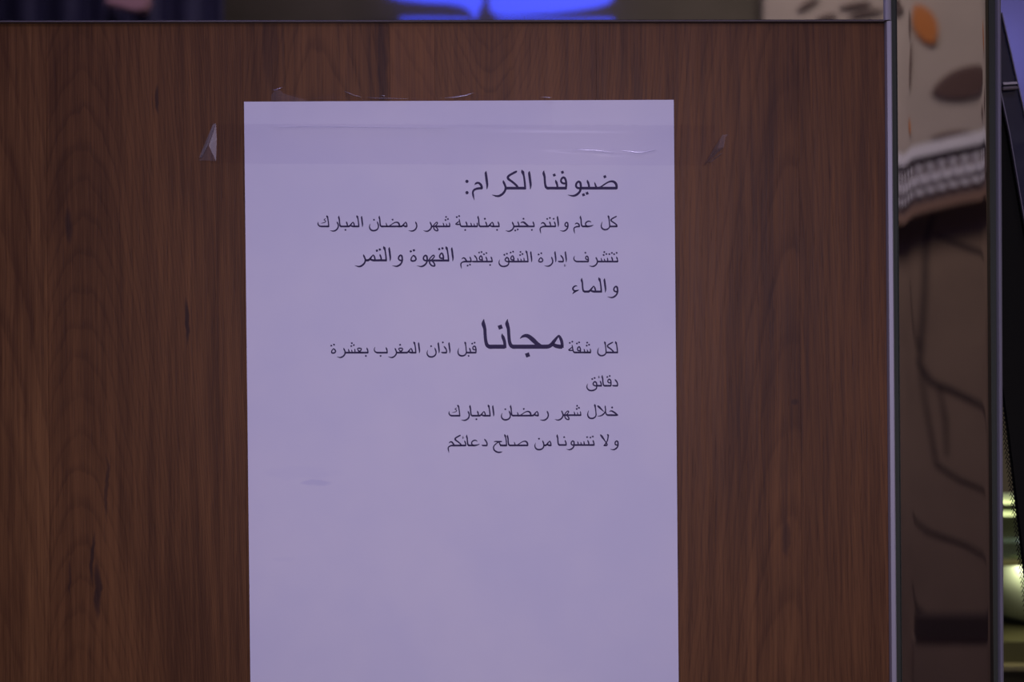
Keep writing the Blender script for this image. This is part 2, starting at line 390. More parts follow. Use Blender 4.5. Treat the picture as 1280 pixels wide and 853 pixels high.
# ---- lettering: every letter form as pen strokes (x, y, width), 16 units = 1 photo pixel at the smallest print size
G = {
 'alef':  [[(-8,226,3),(-10,212,16),(-12,195,26),(-6,150,27),(0,100,27),(5,60,24),(4,25,16),(0,0,4)]],
 'alefF': [[(-36,232,3),(-40,212,18),(-40,192,28),(-30,155,24),(-27,110,23),(-22,60,24),(-12,28,27),(8,15,30),(30,15,30)]],
 'tooth': [[(-24,118,3),(-24,104,16),(-18,88,24),(-8,60,22),(-4,30,22),(-4,4,24)]],
 'lam':   [[(-46,240,3),(-42,224,22),(-34,208,34),(-27,188,26),(-20,160,21),(-10,90,22),(-5,30,22),(-4,2,22)]],
 'lamF':  [[(-32,238,3),(-28,220,26),(-22,205,32),(-17,182,24),(-10,130,20),(-4,70,20),(0,20,22),(-14,-15,22),(-45,-40,25),(-88,-50,27),(-130,-40,27),(-160,-10,24),(-168,30,20),(-160,75,14),(-147,112,3)]],
 'reh':   [[(-22,114,3),(-22,100,16),(-16,84,24),(-4,55,23),(0,22,23),(-8,-12,24),(-32,-48,25),(-70,-72,25),(-110,-78,20),(-140,-72,12),(-168,-66,3)]],
 'rehF':  [[(-32,112,3),(-32,98,16),(-26,82,24),(-12,50,23),(-4,20,24),(-12,-16,24),(-38,-52,25),(-78,-78,25),(-115,-82,20),(-145,-74,12),(-172,-66,3)],[(-6,15,30),(20,15,30)]],
 'waw':   [[(-6,14,24),(-38,16,24),(-60,34,22),(-60,64,22),(-46,86,22),(-28,95,24),(-10,80,25),(-4,50,24),(-4,14,24),(-18,-28,24),(-48,-60,25),(-88,-78,22),(-125,-76,14),(-165,-66,3)]],
 'meemI': [[(-150,15,30),(-118,17,30),(-94,30,28),(-66,66,22),(-42,96,14),(-32,98,16),(-18,72,22),(-10,44,22),(-8,6,22)],[(-8,15,30),(-30,15,30),(-60,22,28),(-84,36,22),(-96,42,10)]],
 'meemF': [[(-94,60,4),(-80,78,18),(-56,90,22),(-30,76,26),(-8,46,26),(4,20,28),(14,14,28)],[(10,15,28),(-30,14,28),(-70,6,24),(-100,-12,22),(-112,-42,21),(-106,-85,18),(-96,-132,3)]],
 'meemS': [[(-94,54,4),(-78,72,20),(-50,80,22),(-26,66,25),(-10,42,26),(-2,8,20)],[(2,14,26),(-40,12,26),(-78,4,24),(-104,-12,22),(-114,-40,21),(-108,-85,18),(-96,-132,3)]],
 'jeemM': [[(-156,78,4),(-138,94,16),(-112,102,24),(-86,94,30),(-52,66,32),(-22,38,30),(8,18,28),(30,15,28)],[(-60,15,30),(20,15,30)]],
 'hahI':  [[(-176,86,4),(-155,98,18),(-125,98,24),(-85,78,27),(-45,48,27),(-10,22,18),(4,12,6)],[(-60,15,30),(-30,14,28),(2,10,6)]],
 'hahF':  [[(-156,80,4),(-138,94,16),(-100,94,24),(-60,90,26),(-20,92,26),(12,98,8)],[(-44,90,18),(-95,62,18),(-140,22,19),(-162,-25,21),(-150,-72,24),(-112,-105,27),(-66,-122,27),(-22,-120,22),(20,-106,4)],[(-50,88,18),(-38,48,22),(-14,20,28),(14,15,30)]],
 'dal':   [[(-56,150,3),(-50,136,18),(-36,118,25),(-12,84,23),(-2,46,23),(-6,6,22)],[(-2,15,30),(-60,14,28),(-92,17,24),(-110,26,6)]],
 'seen':  [[(-12,96,3),(-8,74,18),(-4,40,20),(-6,4,20)],[(-76,78,3),(-70,60,16),(-64,38,18),(-60,10,20)],[(-138,92,3),(-132,70,18),(-124,42,20),(-120,10,22)],[(-10,15,30),(-135,15,30)]],
 'sad':   [[(-240,16,26),(-205,28,18),(-165,56,16),(-120,84,17),(-78,98,21),(-42,92,26),(-18,68,28),(-10,38,26),(-10,4,22)],[(-280,90,3),(-272,66,16),(-262,36,20),(-250,12,24)],[(-8,15,30),(-290,15,30)]],
 'ainI':  [[(-42,92,4),(-62,112,16),(-98,118,22),(-136,102,23),(-157,72,22),(-152,40,22),(-125,20,26),(-100,14,28)],[(4,46,4),(-24,32,18),(-64,20,25),(-110,14,30),(-160,15,30)]],
 'ainM':  [[(-48,88,8),(-30,100,20),(0,104,22),(30,100,20),(46,88,8)],[(44,90,14),(28,62,22),(0,36,24),(-30,16,28),(-60,15,30)],[(-44,90,12),(-20,56,20),(6,30,26),(40,15,28),(70,15,30)]],
 'fehI':  [[(-6,4,22),(-2,50,23),(-4,95,23),(-16,132,23),(-36,146,23),(-58,130,21),(-66,102,21),(-52,80,22),(-26,72,22),(-6,78,18)]],
 'fehM':  [[(16,8,24),(26,40,23),(26,80,23),(16,112,22),(0,130,21),(-18,116,21),(-32,88,22),(-26,60,22),(-4,50,22),(22,54,20)]],
 'fehF':  [[(-6,6,22),(-4,50,23),(-8,92,23),(-26,122,23),(-48,116,21),(-58,88,21),(-46,64,22),(-22,54,22),(-6,56,18)],[(-2,15,30),(-210,15,28),(-254,24,25),(-284,46,22),(-294,78,18),(-286,110,12),(-272,134,3)]],
 'qafF':  [[(-4,14,26),(-40,16,24),(-70,34,22),(-74,62,22),(-56,88,23),(-36,96,24),(-14,76,24),(-4,40,23),(-4,-10,22),(-18,-48,23),(-56,-72,26),(-106,-82,27),(-152,-74,26),(-186,-46,23),(-200,-10,19),(-196,24,14),(-184,58,3)]],
 'noon':  [[(-24,118,3),(-22,102,15),(-15,84,23),(-3,50,23),(1,10,22),(-12,-30,23),(-44,-58,26),(-88,-70,28),(-132,-64,27),(-164,-38,24),(-178,0,20),(-174,36,14),(-160,72,3)]],
 'behF':  [[(-24,128,3),(-24,112,16),(-16,92,24),(-6,60,22),(-3,30,22),(-3,4,24)],[(-2,15,30),(-185,15,28),(-226,24,25),(-250,44,22),(-260,76,18),(-254,106,12),(-242,132,3)]],
 'kafM':  [[(-12,226,6),(-24,216,22),(-66,194,24),(-106,170,24),(-124,148,26),(-114,124,26),(-78,98,24),(-38,66,24),(-10,36,24),(2,12,22)],[(-20,15,30),(10,15,30)]],
 'kafI':  [[(-12,224,6),(-26,214,22),(-66,192,24),(-108,168,24),(-128,146,26),(-118,122,26),(-80,96,24),(-38,66,24),(-14,38,24),(-8,6,22)]],
 'kafS':  [[(-44,236,3),(-40,220,28),(-32,205,32),(-24,184,24),(-14,120,21),(-6,50,22),(-4,4,22)],[(-2,15,30),(-150,15,28),(-188,24,26),(-212,46,22),(-218,74,18),(-212,108,4)],[(-56,174,4),(-76,166,12),(-96,150,13),(-88,138,13),(-66,128,13),(-66,110,14),(-86,94,13),(-122,84,11),(-162,78,4)]],
 'heh':   [[(-42,18,18),(-26,48,17),(0,78,18),(26,98,18),(42,86,19),(34,60,18),(8,32,18),(-20,14,18)],[(-30,18,18),(-34,-8,20),(-20,-44,21),(10,-68,21),(44,-72,22),(48,-50,22),(34,-18,20),(6,10,20)]],
 'tehS':  [[(-8,102,4),(10,90,22),(34,66,22),(42,38,22),(26,14,23),(-6,7,25),(-32,16,24),(-34,42,20),(-20,72,18),(0,94,14)]],
 'tehF':  [[(-46,172,3),(-42,150,16),(-36,115,20),(-28,75,20),(-18,36,24),(4,16,28),(28,15,30)],[(-38,126,10),(-62,106,18),(-92,82,20),(-112,64,18),(-96,56,22),(-60,55,22),(-24,60,20)]],
 'hamza': [[(24,98,4),(4,106,16),(-26,94,22),(-46,68,22),(-38,40,22),(-8,26,24),(24,32,20),(52,44,5)],[(-52,-24,4),(-32,0,20),(-4,20,24),(30,32,16)]],
 'lamalefM':[[(-158,208,6),(-146,198,26),(-122,176,34),(-90,146,28),(-60,116,20),(-34,92,12),(-22,84,4)],[(-4,210,3),(-2,190,18),(2,160,20),(6,120,20),(0,88,20),(-22,50,24),(-56,20,24),(-96,2,20),(-160,-8,5)],[(4,110,18),(10,66,22),(26,30,26),(55,15,30)]],
 'lamalefI':[[(-138,226,6),(-126,214,26),(-106,190,34),(-78,150,30),(-48,108,22),(-20,70,20),(-4,40,20),(2,18,20)],[(2,232,8),(18,216,28),(26,204,22),(20,170,20),(12,120,20),(-6,74,20),(-34,36,20),(-66,2,8)],[(-72,0,6),(-40,4,22),(-8,8,26),(8,24,16)]],
}
def spline(P, n=5):
    out = []
    Q = [P[0]] + list(P) + [P[-1]]
    for i in range(1, len(Q)-2):
        p0, p1, p2, p3 = Q[i-1], Q[i], Q[i+1], Q[i+2]
        for k in range(n):
            t = k/n
            out.append(tuple(0.5*((2*p1[c]) + (-p0[c]+p2[c])*t + (2*p0[c]-5*p1[c]+4*p2[c]-p3[c])*t*t + (-p0[c]+3*p1[c]-3*p2[c]+p3[c])*t**3) for c in range(3)))
    out.append(tuple(P[-1]))
    return out
class Ink:
    def __init__(s): s.V = []; s.F = []
    def put(s, x, y):
        s.V.append(at(x, y, paper_y(x, y) - 0.00006)); return len(s.V)-1
    def stroke(s, pts, X, B, k, wk=None):
        wk = wk or (1.20 if k < 0.07 else 1.13 if k < 0.11 else 1.08)
        sp = spline(pts) if len(pts) > 2 else pts
        prev = None
        for i, (x, y, w_) in enumerate(sp):
            a = sp[max(i-1, 0)]; b = sp[min(i+1, len(sp)-1)]
            dx, dy = b[0]-a[0], b[1]-a[1]; L = math.hypot(dx, dy) or 1
            nx, ny = -dy/L, dx/L; h = max(w_, 1.5)*wk/2
            l = s.put(X+(x+nx*h)*k, B-(y+ny*h)*k); r = s.put(X+(x-nx*h)*k, B-(y-ny*h)*k)
            if prev: s.F.append((prev[0], prev[1], r, l))
            prev = (l, r)
    def dot(s, X, Y, k, r=23, n=4, rot=25):
        ids = [s.put(X+r*k*math.cos(math.radians(rot+360*i/n)), Y+r*k*math.sin(math.radians(rot+360*i/n))) for i in range(n)]
        s.F.append(tuple(ids))
    def row(s, x0, sc, base, size, items):
        k = size/16.0
        for it in items:
            if it[0] == '-':
                s.stroke([(0, 15, 30), ((it[2]-it[1])/sc/k, 15, 30)], x0+it[1]/sc, base, k)
            elif it[0] == '.':
                s.dot(x0+it[1]/sc, base-it[2]/sc, k)
            elif it[0] == 'o':
                s.dot(x0+it[1]/sc, base-it[2]/sc, k, 20, 12, 0)
            elif it[0] == 'h':
                for st in G['hamza']: s.stroke([(a*.36, (b-45)*.36, max(c*.45, 3)) for a, b, c in st], x0+it[1]/sc, base-it[2]/sc, k)
            else:
                for st in G[it[0]]: s.stroke(st, x0+it[1]/sc, base, k)
rows = [
 # guests' heading
 [(674, 12.31, 236.85, 1.64, [('sad',1203),('.',1010,195),('-',640,850),('tooth',772),('.',738,-60),('.',682,-83),('waw',645),
    ('fehI',418),('.',358,263),('-',120,418),('tooth',285),('.',232,220),('alefF',120)]),
  (576, 12.31, 236.85, 1.64, [('alef',1068),('lam',996),('-',680,998),('kafM',880),('rehF',695),('alef',400),('meemS',330),('o',95,123),('o',95,-50)])],
 [(698, 16, 284.1, 1, [('kafI',1180),('-',1015,1178),('lamF',1026),('ainI',700),('-',482,600),('alefF',482),('meemS',425),('waw',194)]),
  (622, 16, 284.1, 1, [('alef',1210),('tooth',1160),('.',1120,167),('tooth',1064),('.',1045,185),('.',992,165),('-',960,1158),('meemF',962),
    ('tooth',732),('.',685,-55),('-',328,728),('jeemM',615),('.',518,168),('tooth',430),('.',402,-46),('.',352,-66),('rehF',328)]),
  (546, 16, 284.1, 1, [('tooth',1249),('.',1205,-55),('-',1130,1245),('meemI',1143),('-',866,1020),('tooth',1002),('.',962,168),('alefF',866),
    ('seen',816),('tooth',608),('.',568,-57),('-',495,812),('tehF',492),('.',446,222),('.',400,202),
    ('seen',262),('.',185,204),('.',222,163),('.',175,143),('-',-30,258)]),
  (470, 16, 284.1, 1, [('heh',1187),('-',1115,1290),('rehF',1115),('reh',815),('meemI',627),('-',450,520),('sad',478),('.',332,150),('-',105,280),('alefF',105)]),
  (394, 16, 284.1, 1, [('noon',1264),('.',1176,147),('alef',940),('lam',876),('-',780,876),('meemI',790),('-',510,680),('tooth',648),('.',605,-55),('alefF',512),('reh',462),('kafS',274)])],
 [(698, 16, 328.1, 1, [('tooth',1188),('.',1165,190),('.',1115,164),('tooth',1088),('.',1070,188),('.',1020,165),('seen',990),('.',918,205),('.',960,166),('.',905,147),
    ('-',785,1184),('rehF',785),('fehF',602),('.',540,192),('alef',152),('h',135,-63),('dal',100)]),
  (618, 16, 328.1, 1, [('alef',1224),('reh',1166),('tehS',924),('.',938,182),('.',884,158),('alef',740),('lam',676),('-',290,676),('seen',600),
    ('.',522,207),('.',562,167),('.',515,146),('fehM',362),('.',374,214),('.',325,195),('qafF',292),('.',250,172),('.',200,150)]),
  (558, 16, 328.1, 1, [('tooth',918),('.',875,-53),('tooth',816),('.',800,186),('.',752,162),('fehM',692),('.',702,207),('.',655,196),('dal',612),('-',560,915),
    ('tooth',496),('.',472,-46),('.',425,-66),('meemF',400),('-',400,492)]),
  (500, 16, 327.0, 1.27, [('alef',1052),('lam',976),('-',540,978),('fehM',834),('.',850,263),('.',785,247),('heh',632),('waw',548),('tehS',266),('.',278,223),('.',215,202)]),
  (440, 16, 326.8, 1.27, [('waw',1010),('alef',760),('lam',690),('-',440,690),('tooth',590),('.',556,236),('.',498,213),('meemI',470),('-',272,330),('rehF',272)])],
 [(704, 16, 365.9, 1.27, [('waw',1092),('alef',840),('lam',768),('-',640,768),('meemI',655),('-',420,520),('alefF',420),('hamza',252)])],
 [(704, 16, 441.75, 1, [('lam',1090),('-',850,1090),('kafM',1010),('lamF',858),('seen',552),('.',480,211),('.',518,170),('.',470,152),('-',224,550),
    ('fehM',318),('.',318,216),('.',275,194),('tehF',222),('.',182,231),('.',132,207)]),
  (598, 11.64, 436.0, 2.55, [('meemI',1235),('-',495,1000),('jeemM',895),('.',715,-93),('alefF',492),('tooth',392),('.',318,313),('-',150,388),('alefF',148)]),
  (522, 16, 442.0, 1, [('fehI',1170),('.',1140,215),('.',1092,195),('tooth',1062),('.',1020,-50),('-',975,1168),('lamF',976),('alef',640),('dal',582),('.',505,220),
    ('alef',426),('noon',368),('.',270,145)]),
  (464, 16, 442.0, 1, [('alef',960),('lam',896),('-',815,896),('meemI',832),('-',510,720),('ainM',590),('.',578,172),('rehF',510),('behF',322),('.',188,-50)]),
  (406, 16, 442.0, 1, [('tooth',866),('.',822,-50),('-',412,862),('ainM',692),('seen',608),('.',540,205),('.',580,167),('.',530,146),('rehF',412),('tehS',172),('.',184,175),('.',130,155)])],
 [(714, 16, 483.4, 1, [('dal',930),('fehI',798),('.',770,210),('.',722,190),('-',662,794),('alefF',660),('tooth',606),('h',560,188),('-',510,604),('qafF',514),('.',468,170),('.',420,150)])],
 [(700, 16, 520.2, 1, [('hahI',1160),('.',1042,170),('-',950,1120),('lamalefM',905),('lamF',722),('seen',418),('.',342,202),('.',380,162),('.',335,140),('-',66,416),('heh',130),('rehF',66)]),
  (624, 16, 520.75, 1, [('reh',982),('meemI',790),('-',600,680),('sad',640),('.',492,148),('-',268,450),('alefF',268),('noon',222),('.',122,142)]),
  (552, 16, 520.9, 1, [('alef',1036),('lam',974),('-',865,974),('meemI',882),('-',608,770),('tooth',740),('.',697,-55),('alefF',608),('reh',554),('kafS',366)])],
 [(698, 16, 557.5, 1, [('waw',1196),('lamalefI',972),('tooth',716),('.',688,184),('.',640,164),('tooth',612),('.',575,172),('seen',520),('-',315,712),('waw',318),
    ('tooth',158),('.',115,172),('-',15,155),('alefF',16)]),
  (618, 16, 558.0, 1, [('meemI',1140),('-',985,1030),('noon',988),('.',892,148),('sad',674),('-',302,440),('alefF',302),('lam',248),('-',110,248)]),
  (552, 16, 558.1, 1, [('hahF',1200),('-',1185,1300),('dal',912),('ainI',758),('-',540,640),('alefF',542),('tooth',486),('h',435,172),('-',235,482),('kafM',394),('meemF',244)])],
]
for r in rows:
    ink = Ink()
    for args in r: ink.row(*args)
    mesh('printed_line', ink.V, ink.F, M['ink'], notice)

# ------------------------------------------------------------------ adhesive tape
def strip(name, x0, x1, top, bot, lift, m, parent=None, nx=90, ny=8):
    """thin film between two edge curves (pixel y as function of x)"""
    V, F = [], []
    for i in range(nx+1):
        x = x0+(x1-x0)*i/nx; a, b = top(x), bot(x)
        for j in range(ny+1):
            y = a+(b-a)*j/ny; V.append(at(x, y, lift(x, y)))
    for i in range(nx):
        for j in range(ny):
            a = i*(ny+1)+j; F.append((a, a+1, a+ny+2, a+ny+1))
    return mesh(name, V, F, m, parent, smooth=True)
def over(x, y):
    on = 1/(1+math.exp(-(x-296)/2.0)) * 1/(1+math.exp((x-853)/2.0)) * 1/(1+math.exp(-(y-121)/1.3))
    return -0.00012 - 0.00095*on
def crease(x, y, cx, cy, rx, ry, h, tilt=0.0):
    yy = y-cy-tilt*(x-cx); return h*math.exp(-((x-cx)/rx)**2 - (yy/ry)**2)
def lift_main(x, y):
    v = over(x, y)
    v -= crease(x, y, 745, 188.5, 38, 1.8, 0.00055, 0.03) + crease(x, y, 795, 190.5, 30, 1.8, 0.00035, -0.06)
    v -= crease(x, y, 520, 160.5, 230, 2.0, 0.00016, 0.012)
    return v
t1 = empty('adhesive_tape', at(575, 205, -0.001))
tag(t1, 'long clear tape across the upper sheet, its ends stuck to the wood', 'tape')
strip('tape_film', 262, 893, lambda x: 155+0.003*(x-300), lambda x: 204.5+0.004*(x-300), lift_main, M['tape'], t1, 320, 40)
def poly(name, P, m, parent):
    V = [at(x, y, yy) for x, y, yy in P]
    c = sum(V, Vector())/len(V); V.append(c); n = len(P)
    return mesh(name, V, [(i, (i+1) % n, n) for i in range(n)], m, parent)
poly('folded_end', [(270,154.5,-.0012),(266.5,154,-.0022),(258,176,-.0030),(249,195,-.0028),(248.5,201,-.0010),(256,200.5,-.0006),(270,201.5,-.0004),(271,176,-.0008)], M['tape_fold'], t1)
poly('folded_edge_glint', [(270,154,-.0028),(266,156,-.0034),(256,179,-.0042),(249,197,-.0034),(252,197,-.0024),(262,178,-.0022)], M['tape_highlight'], t1)
poly('curled_end', [(910,168,-.0034),(903,168.5,-.0044),(892,186,-.0052),(880,207,-.0040),(884,204,-.0018),(898,190,-.0012),(905,184,-.0016),(907,172,-.0022)], M['tape_curl'], t1)
poly('curled_edge_glint', [(904,191,-.0030),(900,192,-.0036),(886,203,-.0026),(889,203,-.0014),(901,194,-.0014)], M['tape_highlight'], t1)

def crease_glint(P, w_, y, parent):  # thin ribbon added to carry the highlight of a tape crease
    n = len(P); V, F = [], []
    for i, (px, py) in enumerate(P):
        h = w_*math.sin(math.pi*(i+0.25)/(n-0.5))
        V += [at(px, py-h, y), at(px, py, y-0.00030), at(px, py+h, y)]
    for i in range(n-1):
        a = 3*i; F += [(a, a+1, a+4, a+3), (a+1, a+2, a+5, a+4)]
    mesh('crease', V, F, M['crease'], parent, smooth=True)
crease_glint([(714,187.5),(726,187),(738,187.6),(748,188.2),(758,190),(768,191)], 1.3, -0.0018, t1)
crease_glint([(778,188.4),(788,189),(798,190.8),(806,190),(820,187.5)], 1.5, -0.0018, t1)
crease_glint([(340,160),(380,158.6),(430,158.8),(500,159.8),(560,160.2)], 0.45, -0.0018, t1)
t2 = empty('adhesive_tape', at(515, 150, -0.001))
tag(t2, 'short clear tape over the top edge of the sheet, rumpled above it', 'tape')
def lift_top(x, y):
    v = over(x, y) - 0.0002
    if y < 127:
        v -= crease(x, y, 350, 121, 22, 4, 0.0012, 0.25) + crease(x, y, 438, 119.5, 14, 1.6, 0.0012, 0.35) + crease(x, y, 470, 124.0, 26, 1.4, 0.0008)
        v -= crease(x, y, 580, 119.5, 14, 1.7, 0.0013, -0.35) + crease(x, y, 545, 123.5, 22, 1.4, 0.0008, -0.1) + crease(x, y, 678, 122.5, 16, 1.4, 0.0008, 0.05)
    return v
def top_edge(x):
    for (a, b, c, d) in ((338, 350, 118, 111), (350, 385, 111, 124), (385, 425, 124, 115), (425, 455, 115, 122.5), (455, 560, 122.5, 122.5), (560, 592, 122.5, 115.5), (592, 620, 115.5, 123.5), (620, 690, 123.5, 121)):
        if a <= x <= b: return c+(d-c)*(x-a)/(b-a)
    return 123
crease_glint([(430,114),(436,116.5),(443,119.5),(452,121.5)], 1.1, -0.0012, t2)
crease_glint([(458,121.5),(470,122.8),(486,123.0),(510,123.4)], 0.7, -0.0014, t2)
crease_glint([(556,122.5),(570,121.5),(582,119.5),(592,116)], 1.2, -0.0012, t2)
crease_glint([(340,113),(345,112.5),(350,110.5),(353,109)], 1.0, -0.0014, t2)
crease_glint([(476,119.6),(478.5,119.4),(481,120)], 0.7, -0.0016, t2)
crease_glint([(676,121.5),(682,121.6),(687,122.2),(690,122)], 1.0, -0.0016, t2)
poly('lifted_flap', [(339,126,-.0012),(339,119,-.0016),(343,114,-.0018),(350,112.5,-.0018),(354,117,-.0016),(368,121,-.0014),(385,126,-.0012)], M['tape_fold'], t2)
strip('tape_film', 338, 690, top_edge, lambda x: 158.0+0.002*x, lift_top, M['tape_top'], t2, 220, 40)

# ------------------------------------------------------------------ what the polished metal reflects (opposite side of the room)
def mprism(name, pts, d, thick, m, parent=None):
    return prism(name, pts, MIR-d, MIR-d-thick, m, parent, proj=lambda a, b: mirror_at(a, b, d))
def ribbon(pts, w0):
    L, R = [], []
    for i, (x, y) in enumerate(pts):
        a = pts[max(i-1, 0)]; b = pts[min(i+1, len(pts)-1)]; dx, dy = b[0]-a[0], b[1]-a[1]; q = math.hypot(dx, dy) or 1
        h = w0*(0.35+0.65*math.sin(math.pi*(0.12+0.76*i/(len(pts)-1))))/2
        L.append((x-dy/q*h, y+dx/q*h)); R.append((x+dy/q*h, y-dx/q*h))
    return L + R[::-1]
DB = 2.38
fl = empty('leaf_panel', mirror_at(1120, 200, DB)); tag(fl, 'cream wall panel with inlaid orange and brown leaves, reflected in the metal', 'panel')
mprism('slab', [(955, 204), (955, -190), (1420, -190), (1420, 204)], DB, 0.03, M['cream'], fl)
def leaf(cx, cy, L, W, ang, m):
    P = []
    for i in range(20):
        t = 2*math.pi*i/20; x = math.cos(t)*L/2; y = math.sin(t)*abs(math.sin(t))**0.6*W/2
        c, s = math.cos(ang), math.sin(ang); P.append((cx+x*c-y*s, cy+x*s+y*c))
    mprism('leaf', P[::-1], DB-0.012, 0.011, m, fl)
for (cx, cy, L, W, a, k) in [(1156, 30, 54, 29, 1.15, 0), (1209, 102, 92, 38, -.30, 1), (1131, 30, 34, 8, 1.5, 1), (1133, 82, 60, 7, 1.7, 1),
        (1129, 158, 20, 8, 1.4, 0), (1033, 21, 26, 5, -.2, 1), (1083, 16, 44, 4, -.2, 1), (1070, 6, 40, 5, -.15, 1), (1010, 4, 30, 6, -.5, 1), (1243, 140, 18, 12, 1.2, 1),
        (1190, 168, 50, 8, -.15, 1), (1290, 40, 60, 24, .5, 0), (1320, 120, 60, 24, -.5, 1), (1190, -40, 60, 24, .4, 1), (1060, -60, 60, 24, -.4, 0)]:
    leaf(cx, cy, L, W, a, M['leaf_brown'] if k else M['leaf_orange'])
def arch_y(x): return 203 - 38*math.sin(min(1.0, max(0.0, (x-1100)/215.0))*math.pi/2)
ar = empty('lattice_band', mirror_at(1180, 240, DB-0.06)); tag(ar, 'white curved rim over a pale lattice band, reflected in the side metal', 'moulding')
xs = [840+10*i for i in range(56)]
mprism('band_back', [(x, arch_y(x)+72) for x in xs] + [(x, arch_y(x)) for x in xs[::-1]], DB-0.05, 0.02, M['lattice_back'], ar)
mprism('rim', [(x, arch_y(x)+6) for x in xs] + [(x, arch_y(x)-9) for x in xs[::-1]], DB-0.07, 0.04, M['white'], ar)
mprism('ledge', [(x, arch_y(x)+78) for x in xs] + [(x, arch_y(x)+66) for x in xs[::-1]], DB-0.06, 0.03, mat('tan_ledge', (0.30, 0.19, 0.15), 0.5), ar)
def blob(cx, cy, a, b):
    mprism('lattice_piece', [(cx+a*math.cos(-t*math.pi/5), cy+b*math.sin(-t*math.pi/5)) for t in range(10)], DB-0.064, 0.012, M['white'], ar)
for i in range(24):
    x = 960+14.5*i; y = arch_y(x)
    blob(x, y+20, 4.5, 3.5); blob(x+7, y+34, 3.6, 7.5); blob(x, y+51, 5.5, 4); blob(x, y+33, 1.6, 9)
ma = empty('marble_cladding', mirror_at(1180, 2000, DB)); tag(ma, 'brown marble cladding with dark veins, reflected in the side metal', 'cladding')
mprism('slab', [(840, 2100), (840, 310), (1000, 290), (1420, 215), (1420, 2100)], DB, 0.04, M['marble'], ma)
for P, w0 in (([(1168,262),(1158,300),(1156,360),(1152,420),(1150,455),(1165,478),(1190,488),(1215,500),(1245,515),(1290,540)], 7),
              ([(1150,455),(1160,520),(1170,580),(1200,600),(1245,618)], 5), ([(1175,484),(1182,520),(1184,570)], 5), ([(1170,295),(1205,308),(1245,322)], 6),
              ([(1126,350),(1136,400),(1150,440)], 4), ([(1130,640),(1160,665),(1205,680),(1250,705)], 4), ([(1128,730),(1145,760),(1165,775)], 5)):
    mprism('vein', ribbon(P, w0), DB-0.003, 0.002, M['vein'], ma)
bn = empty('dark_bench', mirror_at(1195, 2000, DB-0.4)); tag(bn, 'dark low box before the brown marble, reflected low in the side metal', 'bench')
mprism('seat_block', [(1142, 800), (1146, 772), (1300, 770), (1300, 800)], DB-0.06, 0.05, M['vein'], bn)
mprism('base_block', [(1128, 2050), (1132, 800), (1300, 798), (1300, 2050)], DB-0.055, 0.05, M['marble'], bn)

nv = empty('stand_in_curtain', mirror_at(140, 1700, 2.0)); tag(nv, 'made-up dark navy curtain reflected at the left of the top rail', 'curtain')  # invented drape, stands in for the dark reflected shape
V, F = [], []
for i in range(61):
    x = -160+440*i/60; p = mirror_at(x, 10, 2.0 + 0.025*math.sin(i*0.9)); 
    V += [(p.x, p.y, 0.02), (p.x, p.y, 2.55)]
for i in range(60): F.append((2*i, 2*i+2, 2*i+3, 2*i+1))
o = mesh('drape', V, F, M['navy'], nv, smooth=True); sd = o.modifiers.new('s', 'SOLIDIFY'); sd.thickness = 0.006
p0 = mirror_at(-175, 10, 2.0); p1 = mirror_at(300, 10, 2.0)
box('curtain_rail', (min(p0.x, p1.x), p0.y-0.02, 2.55), (max(p0.x, p1.x), p0.y+0.02, 2.58), M['steel_dull'], nv)
pk = empty('stand_in_shade', mirror_at(158, 6, 1.93)); tag(pk, 'made-up pale pink shade on the navy curtain, reflected in the top rail', 'shade')  # invented object, stands in for the pinkish reflected spot
mprism('shade_body', [(132, 3), (150, 8), (170, 12.5), (180, 10), (184, 0), (182, -16), (136, -16)], 1.93, 0.03, M['pink'], pk)

led = empty('blue_neon_sign', mirror_at(640, 10, DB)); tag(led, 'glowing blue neon shape reflected in the middle of the top rail', 'neon sign')
mprism('glow_panel', [(x, y) for x, y in [(478,-10),(500,-3),(530,1),(560,2.5),(578,6),(587,12),(592,21),(594.5,23),(597,15),(600,8),(604,0),(603,-8)]], DB-0.02, 0.02, M['blue_led'], led)  # outline shaped like the rail's warped, pinched reflection of the light
mprism('reflection_line', [(500,22.6),(540,22.8),(586,24),(586,23.2),(540,22.0),(500,21.9)], DB-0.02, 0.02, M['blue_led'], led)  # glowing strip added to draw the second reflection along the rail edge
mprism('reflection_line', [(620,23.2),(700,23.4),(768,22.8),(768,21.8),(700,22.2),(620,22.6)], DB-0.02, 0.02, M['blue_led'], led)  # second reflection of the right lobe, drawn as a glowing strip
mprism('glow_panel', [(x, y) for x, y in [(610,-5),(612,10),(615,14),(622,17),(640,17.5),(690,14),(720,10),(745,6),(762,1),(770,-8)]], DB-0.02, 0.02, M['blue_led'], led)

# ------------------------------------------------------------------ beyond the right edge of the frame
ch = empty('mesh_chair', at(1300, 1600, 0.05)); tag(ch, 'black chair with perforated mesh back and glossy navy rail, right of the metal frame', 'chair')
YC = 0.045
prism('back_panel', [(1235, 20), (1235, 440), (1253, 478), (1262, 545), (1272, 630), (1280, 700), (1292, 800), (2250, 800), (2250, 240), (1283, 240), (1252, 118)], YC, YC+0.004, M['black'], ch)
prism('rail', [(1240, -20), (1240, 70), (1252, 122), (1262, 170), (1274, 240), (1290, 330), (1420, 330), (1330, 300), (1296, 210), (1275, 120), (1262, 62), (1252, 18)], YC-0.004, YC-0.0005, M['navy_gloss'], ch, bevel=0.0008)
prism('rail_trim', [(1252, 17), (1262, 60), (1275, 118), (1296, 208), (1297, 208), (1276, 117), (1263, 59), (1253, 15)], YC-0.006, YC-0.004, M['trim_dark'], ch)
prism('rail_trim', [(1250, 112), (1262, 168), (1274, 238), (1290, 330), (1291, 330), (1275, 238), (1263, 167), (1251.5, 112)], YC-0.006, YC-0.004, M['trim_dark'], ch)
